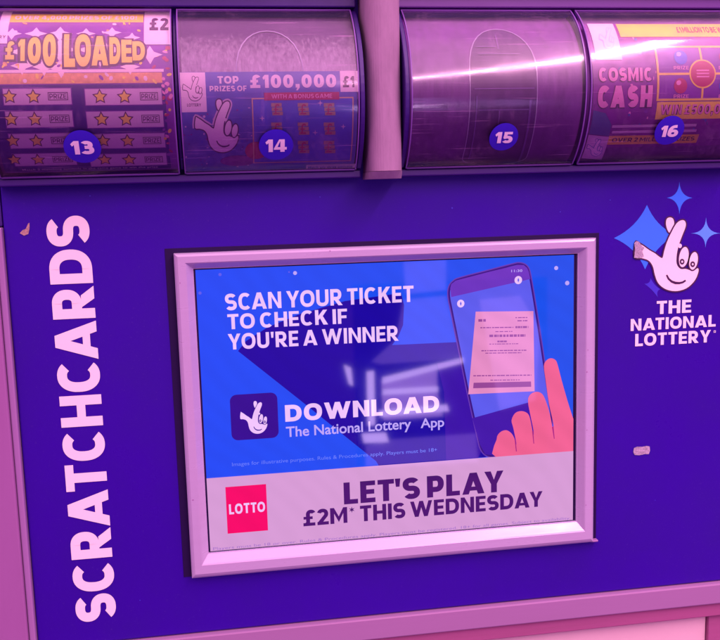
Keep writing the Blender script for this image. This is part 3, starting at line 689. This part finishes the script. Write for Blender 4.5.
for i in range(46):
    px, py = rnd.choice([rnd.uniform(163, 171), rnd.uniform(163, 171), rnd.uniform(150, 170)]), rnd.uniform(48, 160)
    if px < 163 and py > 82: continue
    mb.ell(ab(px, py, RC), rnd.uniform(.0006, .0016), rnd.uniform(.0006, .0016), 1.4*e+i*2e-6, rnd.choice(['orange', 'pink', 'red', 'tpurple']), rnd.uniform(0, 3), 7)
part(mb, 'confetti_print', c13)
mb = MB()                                        # white burst, then outlined bouncy letters
for px, py, s in ((12, 34, 7), (36, 34, 8), (60, 34, 9), (86, 34, 7), (112, 33, 7), (132, 38, 6), (150, 55, 9), (22, 66, 8), (44, 67, 8), (61, 68, 9), (130, 67, 7), (60, 50, 12), (100, 50, 16), (30, 52, 14)):
    mb.star(ab(px, py, RC), s*.00062, 2*e, 'paper', 4, .45, 1.2)
SEG = (('£', 5.5, 42, 14.5, 60), ('1', 18, 40, 25, 61.5), ('0', 28, 38, 41, 64), ('0', 43, 35, 56, 66.5), ('L', 64, 35, 75, 67.5), ('O', 75, 35, 91, 67), ('A', 91.5, 37, 108, 66), ('D', 109.5, 38, 120.5, 64.5), ('E', 121.5, 40.5, 132, 63), ('D', 132.5, 42, 145, 61))
for i, (ch, x0, y0, x1, y1) in enumerate(SEG):
    r = CB(x0, y0, x1, y1); g = .0011
    mb.text(ch, (r[0]-g, r[1]+g, r[2]-g, r[3]+g), 3*e+i*3e-6, 'ink', .075)
    mb.text(ch, r, 4.5*e, 'orange', .05)
part(mb, 'lettering', c13, 'orange cartoon lettering outlined in purple')
mb = MB(); mb.rect(CB(144, 9.5, 171, 45), 3*e, 'paper'); mb.text('£2', CB(149.5, 19, 168.5, 31), 4*e, 'ink', .045); part(mb, 'price_tab', c13)
mb = MB(); mb.rect((left13+.004, CB(0, 18, 8.5, 40)[1], *CB(0, 12, 8.5, 44)[2:]), 3*e, 'paper'); mb.text('LOTTERY', (CB(-18, 36, 6, 40)[0], CB(-18, 36, 6, 40)[1], *CB(-18, 36, 6, 39)[2:]), 4*e, 'ink', .03); part(mb, 'logo_tab', c13)
dxr = .0012
for i, (y0, y1) in enumerate(((88, 105.5), (110.5, 128), (133, 148.5), (153, 166))):
    for j, (x0, x1, st, pr) in enumerate(((-8, 72+i*1.6, (9.5, 33.5), (48, 68)), (84.5+i*1.6, 162.5+i*1.6, (100, 124.5), (140, 158)))):
        mb = MB(); r = CB(x0, y0, x1, y1)
        if j == 0: r = (left13+.006, *r[1:])
        mb.rect(r, e, 'lilac'); mb.frame(r, .0004, 2*e, 'tpurple')
        ym = (y0+y1)/2; hh = (r[3]-r[2])
        ss = list(st)+([-15.] if j == 0 else [])
        for x in ss:
            c = ab(x+i*1.6, ym, RC); mb.star(c, hh*.46, 2.2*e, 'ink'); mb.star(c, hh*.34, 3*e, 'orange')
        q = CB(pr[0]+i*1.6, ym-3.6, pr[1]+i*1.6, ym+3.6); q = (q[0], q[1], r[2]+hh*.28, r[2]+hh*.74)
        mb.frame(q, .00035, 2.2*e, 'ink'); mb.text('PRIZE', (q[0]+.0008, q[1]-.0008, q[2]+.0008, q[3]-.0008), 2.2*e, 'ink', .02)
        part(mb, 'play_panel', c13)
mb = MB(); mb.text('Match 2 matching symbols in the same game to win the prize', (CB(22, 167, 30, 170)[0], CB(120, 167, 158, 170)[1], *CB(60, 167.3, 120, 169.6)[2:]), e, 'lilac', .01); part(mb, 'lettering', c13)
# 14
c14 = card_obj('blue violet £100,000 scratchcard with a white hand, behind the flap numbered 14', (-.07, -.02, .15))
b14 = (X(180.5), X(358), CB(240, 100, 300, 170.5)[2], CB(240, 72, 300, 100)[3])
mb = MB(); mb.rect(b14, .0006, 'tviolet')
for i in range(70):
    px, py = rnd.uniform(182, 252), rnd.uniform(98, 166)
    mb.ell(ab(px, py, RC), .0004*rnd.uniform(.5, 2), .0004*rnd.uniform(.5, 2), .0006+e+i*1e-6, rnd.choice(['tblue', 'lilac', 'tmagenta']), 0, 6)
mb.ell(ab(256, 150, RC), .0062, .0058, .0006+2*e, 'red'); mb.ell(ab(238, 160, RC), .010, .004, .0006+1.6*e, 'tmagenta')
part(mb, 'card_sheet', c14)
h = .0006+2*e
mb = MB(); mb.text('TOP', CB(217.5, 76.5, 238.5, 84), h, 'paper', .045); mb.text('PRIZES OF', CB(209.5, 86, 246.5, 91.5), h, 'paper', .04); mb.text('£100,000', CB(250, 75, 336, 90.5), h, 'paper', .05)
part(mb, 'lettering', c14)
mb = MB(); mb.rect(CB(340, 71.5, 358, 92), h, 'paper'); mb.text('£1', CB(342.5, 76.5, 354, 87.5), h+e, 'ink', .04); part(mb, 'price_tab', c14)
mb = MB(); r = CB(178.5, 73, 206, 112); r = (b14[0], r[1], r[2], r[3]); mb.rect(r, h, 'paper')
emblem(mb, lambda X_, Y_: ab(183+(X_-183)*.0475, 77+(Y_-140)*.0515, RC), 1, h+e, e*.4, 'paper', 'ink', 12, False)
mb.text('LOTTERY', (r[0]+.003, r[1]-.003, *CB(183, 103.5, 203, 106.5)[2:]), h+e, 'ink', .03); part(mb, 'logo_tab', c14)
mb = MB(); hf = lambda X_, Y_: ab(195+(X_-183)*.108, 99.5+(Y_-140)*.112, RC)
mb.poly([hf(*p) for p in grow(smooth_closed(HAND, 3), 24)], h+e*.3, 'lilac'); emblem(mb, hf, 1, h+e, e*.4, 'paper', 'ink', 10, False); part(mb, 'hand_emblem', c14)
mb = MB(); r = CB(252.5, 97.5, 353, 161); mb.rect(r, h, 'tblue'); mb.frame(r, .0007, h+e, 'tan')
q = CB(264, 92.5, 339, 100); mb.rect(q, h+2*e, 'red'); mb.text('WITH A BONUS GAME', (q[0]+.004, q[1]-.004, q[2]+.0009, q[3]-.0009), h+3*e, 'pink', .03)
for px in (276.5, 303, 329):
    for py in (109, 128, 146):
        for k in range(3):
            q = CB(px-5.5+k*.6, py-6+k*4.2, px+5+k*.6, py-2.4+k*4.2); mb.rect(q, h+(2+k*.3)*e, 'coin')
        mb.text('£', CB(px-3, py-5, px+3, py+5), h+3.5*e, 'red', .02)
for px, py in ((315, 132), (343, 126), (262, 118), (320, 103), (290, 142)): mb.star(ab(px, py, RC), .0016, h+2*e, 'lilac', 4, .3)
part(mb, 'play_panel', c14)
mb = MB(); mb.rect(CB(306, 163.2, 357, 169), h, 'lilac'); mb.text('Match any three amounts', CB(308, 164.7, 352, 167.5), h+e, 'tviolet', .02); part(mb, 'small_print', c14)
# 16
c16 = card_obj('magenta COSMIC CASH scratchcard with an orange grid, behind the flap numbered 16', (.19, -.02, .15))
x16 = xb1-.004
b16 = (CB(593, 80, 600, 100)[0], x16, CB(640, 100, 700, 146)[2], CB(640, 24.5, 700, 60)[3])
mb = MB(); mb.rect(b16, .0003, 'tmagenta'); h = .0003+e
for i in range(90):
    px, py = rnd.uniform(619, 720), rnd.uniform(38, 132)
    mb.ell(ab(px, py, RC), .0005*rnd.uniform(.5, 3), .0005*rnd.uniform(.5, 3), h+i*1e-6, rnd.choice(['tviolet', 'tpurple', 'teal', 'pink', 'tpurple', 'tviolet']), 0, 8)
part(mb, 'card_sheet', c16); h += 1.2*e
mb = MB(); mb.rect((CB(618, 25, 640, 37)[0], x16, *CB(650, 25, 710, 37.5)[2:]), h, 'orange'); mb.text('£1 MILLION TO BE WON', (CB(676, 28, 680, 34)[0], x16-.006, *CB(690, 28, 715, 33.5)[2:]), h+e, 'red', .03)
mb.text('COSMIC', CB(598, 68, 651.5, 82.5), h, 'ink', .07); mb.text('COSMIC', CB(598.5, 68, 651, 81.5), h+e, 'pink', .05)
mb.text('CASH', CB(597, 85.5, 652.5, 108.5), h, 'ink', .08); mb.text('CASH', CB(597.5, 85.5, 652, 107.5), h+e, 'pink', .06); part(mb, 'lettering', c16)
mb = MB(); mb.rect(CB(592.5, 25, 618.5, 60.5), h+2*e, 'paper')
emblem(mb, lambda X_, Y_: ab(599+(X_-183)*.035, 29+(Y_-140)*.045, RC), 1, h+3*e, e*.4, 'paper', 'lilac', 14, False); part(mb, 'logo_tab', c16)
mb = MB(); g = CB(656.5, 46.5, 738, 100.5); w = .0013
mb.rect(g, h, 'tpurple'); mb.frame(g, w, h+e, 'orange')
cx, cz = ab(702, 74, RC); mb.rect((cx-w/2, cx+w/2, g[2], g[3]), h+1.2*e, 'orange'); mb.rect((g[0], g[1], cz-w/2, cz+w/2), h+1.4*e, 'orange')
mb.ell((cx, cz), .0085, .0085, h+2*e, 'orange'); mb.ell((cx, cz), .0076, .0076, h+3*e, 'red')
for k in (-1, 0, 1): mb.rect((cx-.004, cx+.004, cz+k*.0018-.0004, cz+k*.0018+.0004), h+4*e, 'pink')
for px, py, k in ((680, 58, 'tblue'), (680, 86, 'red'), (725, 58, 'red'), (725, 86, 'tblue')):
    mb.ell(ab(px, py, RC), .0042, .0044, h+2*e, k); mb.ell(ab(px-2, py-3, RC), .0016, .0014, h+3*e, 'pink' if k == 'red' else 'lilac', .4, 10)
    mb.text('PRIZE', CB(px-7, py+8.5, px+8, py+12), h+2*e, 'pink', .03)
part(mb, 'play_panel', c16)
mb = MB(); mb.rect((CB(656, 101, 660, 118)[0], x16, *CB(690, 101.5, 715, 118.5)[2:]), h, 'orange')
mb.text('WIN £500,000', (CB(660, 103, 664, 116)[0], x16-.008, *CB(690, 104, 715, 116)[2:]), h+e, 'ink', .06); mb.text('WIN £500,000', (CB(660, 103, 664, 116)[0], x16-.008, *CB(690, 104, 715, 115.5)[2:]), h+2*e, 'pink', .03)
mb.rect((CB(608, 136, 612, 142)[0], CB(690, 136, 697, 142)[1], *CB(640, 134.5, 690, 143)[2:]), h, 'orange')
mb.text('OVER 2 MILLION PRIZES', (CB(612, 137, 614, 140)[0], CB(690, 137, 694, 140)[1], *CB(640, 136.5, 690, 140.5)[2:]), h+e, 'ink', .03)
for y in (124, 129.5): mb.rect((CB(612, y, 614, y+2)[0], CB(690, y, 696, y+2)[1], *CB(640, y, 690, y+2.6)[2:]), h, 'lilac')
part(mb, 'lettering', c16)
# the loose corner ticket beside it
c16b = card_obj('tilted pale ticket corner left of the COSMIC CASH card', (.12, -.02, .15))
mb = MB(); q = [ab(*p, RC) for p in ((588, 134), (608.5, 136), (601, 158.5), (581, 157))]; mb.poly(q, .0010, 'lilac')
emblem(mb, lambda X_, Y_: ab(588+(X_-183)*.038-(Y_-140)*.006, 138+(Y_-140)*.036, RC), 1, .0011, e*.4, 'paper', 'tviolet', 14, False); part(mb, 'logo_tab', c16b)
mb = MB(); mb.poly([ab(*p, RC) for p in ((593, 110), (605, 113), (611, 124), (608.5, 135.5), (588.5, 133.5))], .0008, 'teal'); part(mb, 'card_sheet', c16b)

# ================================================================== POST
post = empty('divider_post', (0, -.02, .14), 'rounded pinkish metal post standing between the two dispensers', 'post')
YP = -.030
zf = at(388, 178.5, YP)[1]; pxl, pxr = at(371.5, 168, YP)[0], at(404.5, 168, YP)[0]
def post_ring(z, x0, x1, front, n=20):
    w = (x1-x0)/2; cx = (x0+x1)/2; pts = []
    for i in range(n+1):
        a = pi*i/n; ca, sa = cos(a), sin(a)
        pts.append((cx-w*math.copysign(abs(ca)**.80, ca), front+.0095*(1-abs(sa)**.9), z))
    return pts+[(x1, -.0003, z), (x0, -.0003, z)]
mb = MB(); zs = [zf+.0044+i*(.28-zf-.0044)/24 for i in range(25)]; rings = []
for z in zs:
    k = (z-zf)/.1; rings.append(post_ring(z, pxl-.0006*k, pxr+.0002*k, YP-.0015*k))
m = len(rings[0])
for i in range(len(rings)-1):
    mb.add(rings[i]+rings[i+1], [(j, (j+1) % m, (j+1) % m+m, j+m) for j in range(m)], 'post')
mb.add(rings[-1], [tuple(range(m))], 'post')
mb.build('column', post, smooth=False)
mb = MB(); a, b = post_ring(zf, pxl-.0005, pxr+.0005, YP+.0035), post_ring(zf+.0042, pxl-.0002, pxr+.0002, YP-.0006)
mb.add(a+b, [(j, (j+1) % m, (j+1) % m+m, j+m) for j in range(m)]+[tuple(range(m-1, -1, -1)), tuple(range(m, 2*m))], 'post'); mb.build('foot', post)

# ================================================================== SURROUND
side = empty('side_trim', (-.26, 0, -.14), 'pinkish grey upright trim along the left edge of the indigo panel', 'trim')
mb = MB(); mb.box(-.34, PX0-.0042, -.006, .012, -.30, .118, 'trim'); mb.build('trim_board', side, .001)
mb = MB(); mb.box(PX0-.0040, PX0-.0003, -.0035, .012, -.30, .118, 'lip'); mb.build('edge_strip', side, .0008)
mb = MB(); mb.box(-.34, PX0-.0003, .0, .014, .1184, .262, 'housing'); mb.build('upper_board', side, .001)
led = empty('counter_ledge', (0, 0, -.153), 'lilac painted ledge running under the indigo panel', 'ledge')
mb = MB(); mb.box(PX0-.0002, .34, -.004, .014, -.1528, PZ0-.0004, 'ledge'); mb.build('ledge_board', led, .0008)
cab = empty('base_cabinet', (0, 0, -.3), 'pink wood cabinet with a pale panel, below the lilac ledge', 'cabinet')
xs1 = at(706, 632, .004)[0]
mb = MB(); mb.box(PX0-.0002, .34, -.0015, .014, -.1628, -.1532, 'board'); mb.build('top_rail', cab, .0006)
mb = MB(); mb.box(xs1, .34, .001, .014, -.30, -.1632, 'board'); mb.build('stile', cab, .0006)
mb = MB(); mb.box(PX0-.0002, xs1-.0004, .004, .014, -.30, -.1632, 'pale'); mb.build('door_panel', cab, .0006)
mb = MB(); mb.box(-.34, .34, .015, .02, -.30, .30, 'wall'); tag(mb.build('wall'), kind='structure')

# ------------------------------------------------------------------ glowing panes added behind the camera, cut to form the screen's reflections
M['pane'] = None
def emit(name, col, k):
    m, N, L = newmat(name); p = N['Principled BSDF']; setin(p, Base_Color=(.1, .1, .1), Emission_Color=col, Emission_Strength=k); return m
M['pane'] = emit('bright_pane', (.85, .55, 1), 14.0)
M['wframe'] = mat('window_frame', (.03, .02, .06), .6)
win = empty('shop_window', (.7, -3.5, -1.0), 'bright paned shop window facing the counter, mirrored in the screen', 'window')
YW = -3.5
def mir(px, py):                                 # where the screen mirrors that line of sight into the shop
    d = ray(px, py); t = -CAM.y/d.y; p = CAM+d*t; t2 = YW/-d.y; return (p.x+d.x*t2, p.z+d.z*t2)
def reflection_pane(pts, k, dy=0):
    q = [mir(*p) for p in pts]; m_ = len(q); mb = MB()
    mb.add([(x, YW+dy, z) for x, z in q]+[(x, YW+dy-.012, z) for x, z in q], [tuple(range(m_)), tuple(range(2*m_-1, m_-1, -1))]+[(i, i+m_, (i+1) % m_+m_, (i+1) % m_) for i in range(m_)], k)
    return mb
M['pane_dim'] = emit('dim_pane', (.62, .30, 1), 2.8); M['pane_mid'] = emit('middling_pane', (.85, .42, 1), 6.0)  # dim ones added for the violet veil over the screen
for pts, k in (([(367, 372), (374, 371), (375, 425), (368, 426)], 'pane'), ([(344, 365), (351, 368), (353, 386), (349, 384)], 'pane'),
        ([(382, 381), (437, 367), (437, 387), (382, 389)], 'pane_mid'), ([(382, 394), (437, 391), (443, 416), (384, 420)], 'pane_mid'),
        ([(362, 434), (386, 433), (389, 442), (364, 443)], 'pane'), ([(392, 440), (476, 434), (478, 462), (366, 468), (366, 447)], 'pane_dim'),
        ([(404, 300), (446, 296), (462, 356), (440, 360), (382, 364), (372, 362), (396, 340)], 'pane_dim'), ([(404, 262), (446, 258), (446, 290), (406, 294)], 'pane_dim'),
        ([(480, 300), (520, 296), (540, 330), (535, 400), (500, 410)], 'pane_dim')):
    reflection_pane(pts, k).build('pane', win)
for pts in ([(382, 377), (462, 357), (462, 362), (382, 383)], [(382, 389), (437, 386), (437, 391), (382, 394)], [(378, 410), (446, 404), (448, 410), (380, 416)]):
    reflection_pane(pts, 'pane', .02).build('pane', win)
mb = MB()
q0, q1 = mir(358, 290), mir(545, 470)
mb.box(q0[0]-.02, q1[0]+.02, YW-.06, YW-.03, q1[1]-.02, q0[1]+.02, 'wframe'); mb.build('window_frame', win)

# ================================================================== LIGHT
def area(name, loc, sx, sy, energy, col, rot=(0, 0, 0)):
    l = bpy.data.lights.new(name, 'AREA'); l.shape = 'RECTANGLE'; l.size = sx; l.size_y = sy; l.energy = energy; l.color = col
    o = bpy.data.objects.new(name, l); COL.objects.link(o); o.location = loc; o.rotation_euler = rot; return o
# a continuous row of ceiling tubes running away from the counter (its mirror image is the streak on the right covers)
area('ceiling_tube_row', (.72, -2.6, 1.2), .06, 4.3, 88, (1, .47, .72))
w = bpy.data.worlds.new('World'); S.world = w; w.use_nodes = True
N = w.node_tree.nodes; L = w.node_tree.links; bg = N['Background']     # the shop's even glow: pale ceiling above, dark floor below
tc = N.new('ShaderNodeTexCoord'); sx = N.new('ShaderNodeSeparateXYZ'); L.new(tc.outputs['Generated'], sx.inputs[0])
rp = N.new('ShaderNodeValToRGB'); mr = N.new('ShaderNodeMapRange'); setin(mr, From_Min=-1.0, From_Max=1.0); L.new(sx.outputs[2], mr.inputs[0]); L.new(mr.outputs[0], rp.inputs[0])
cr = rp.color_ramp; cr.elements[0].position = .30; cr.elements[0].color = (.075, .010, .095, 1); cr.elements[1].position = .92; cr.elements[1].color = (1.0, .45, .72, 1)
cm = cr.elements.new(.55); cm.color = (.20, .045, .17, 1)
L.new(rp.outputs[0], bg.inputs[0]); bg.inputs[1].default_value = 3.2

S.view_settings.view_transform = 'Standard'; S.view_settings.look = 'None'; S.view_settings.exposure = 0; S.view_settings.gamma = 1
S.cycles.max_bounces = 8; S.cycles.transparent_max_bounces = 16
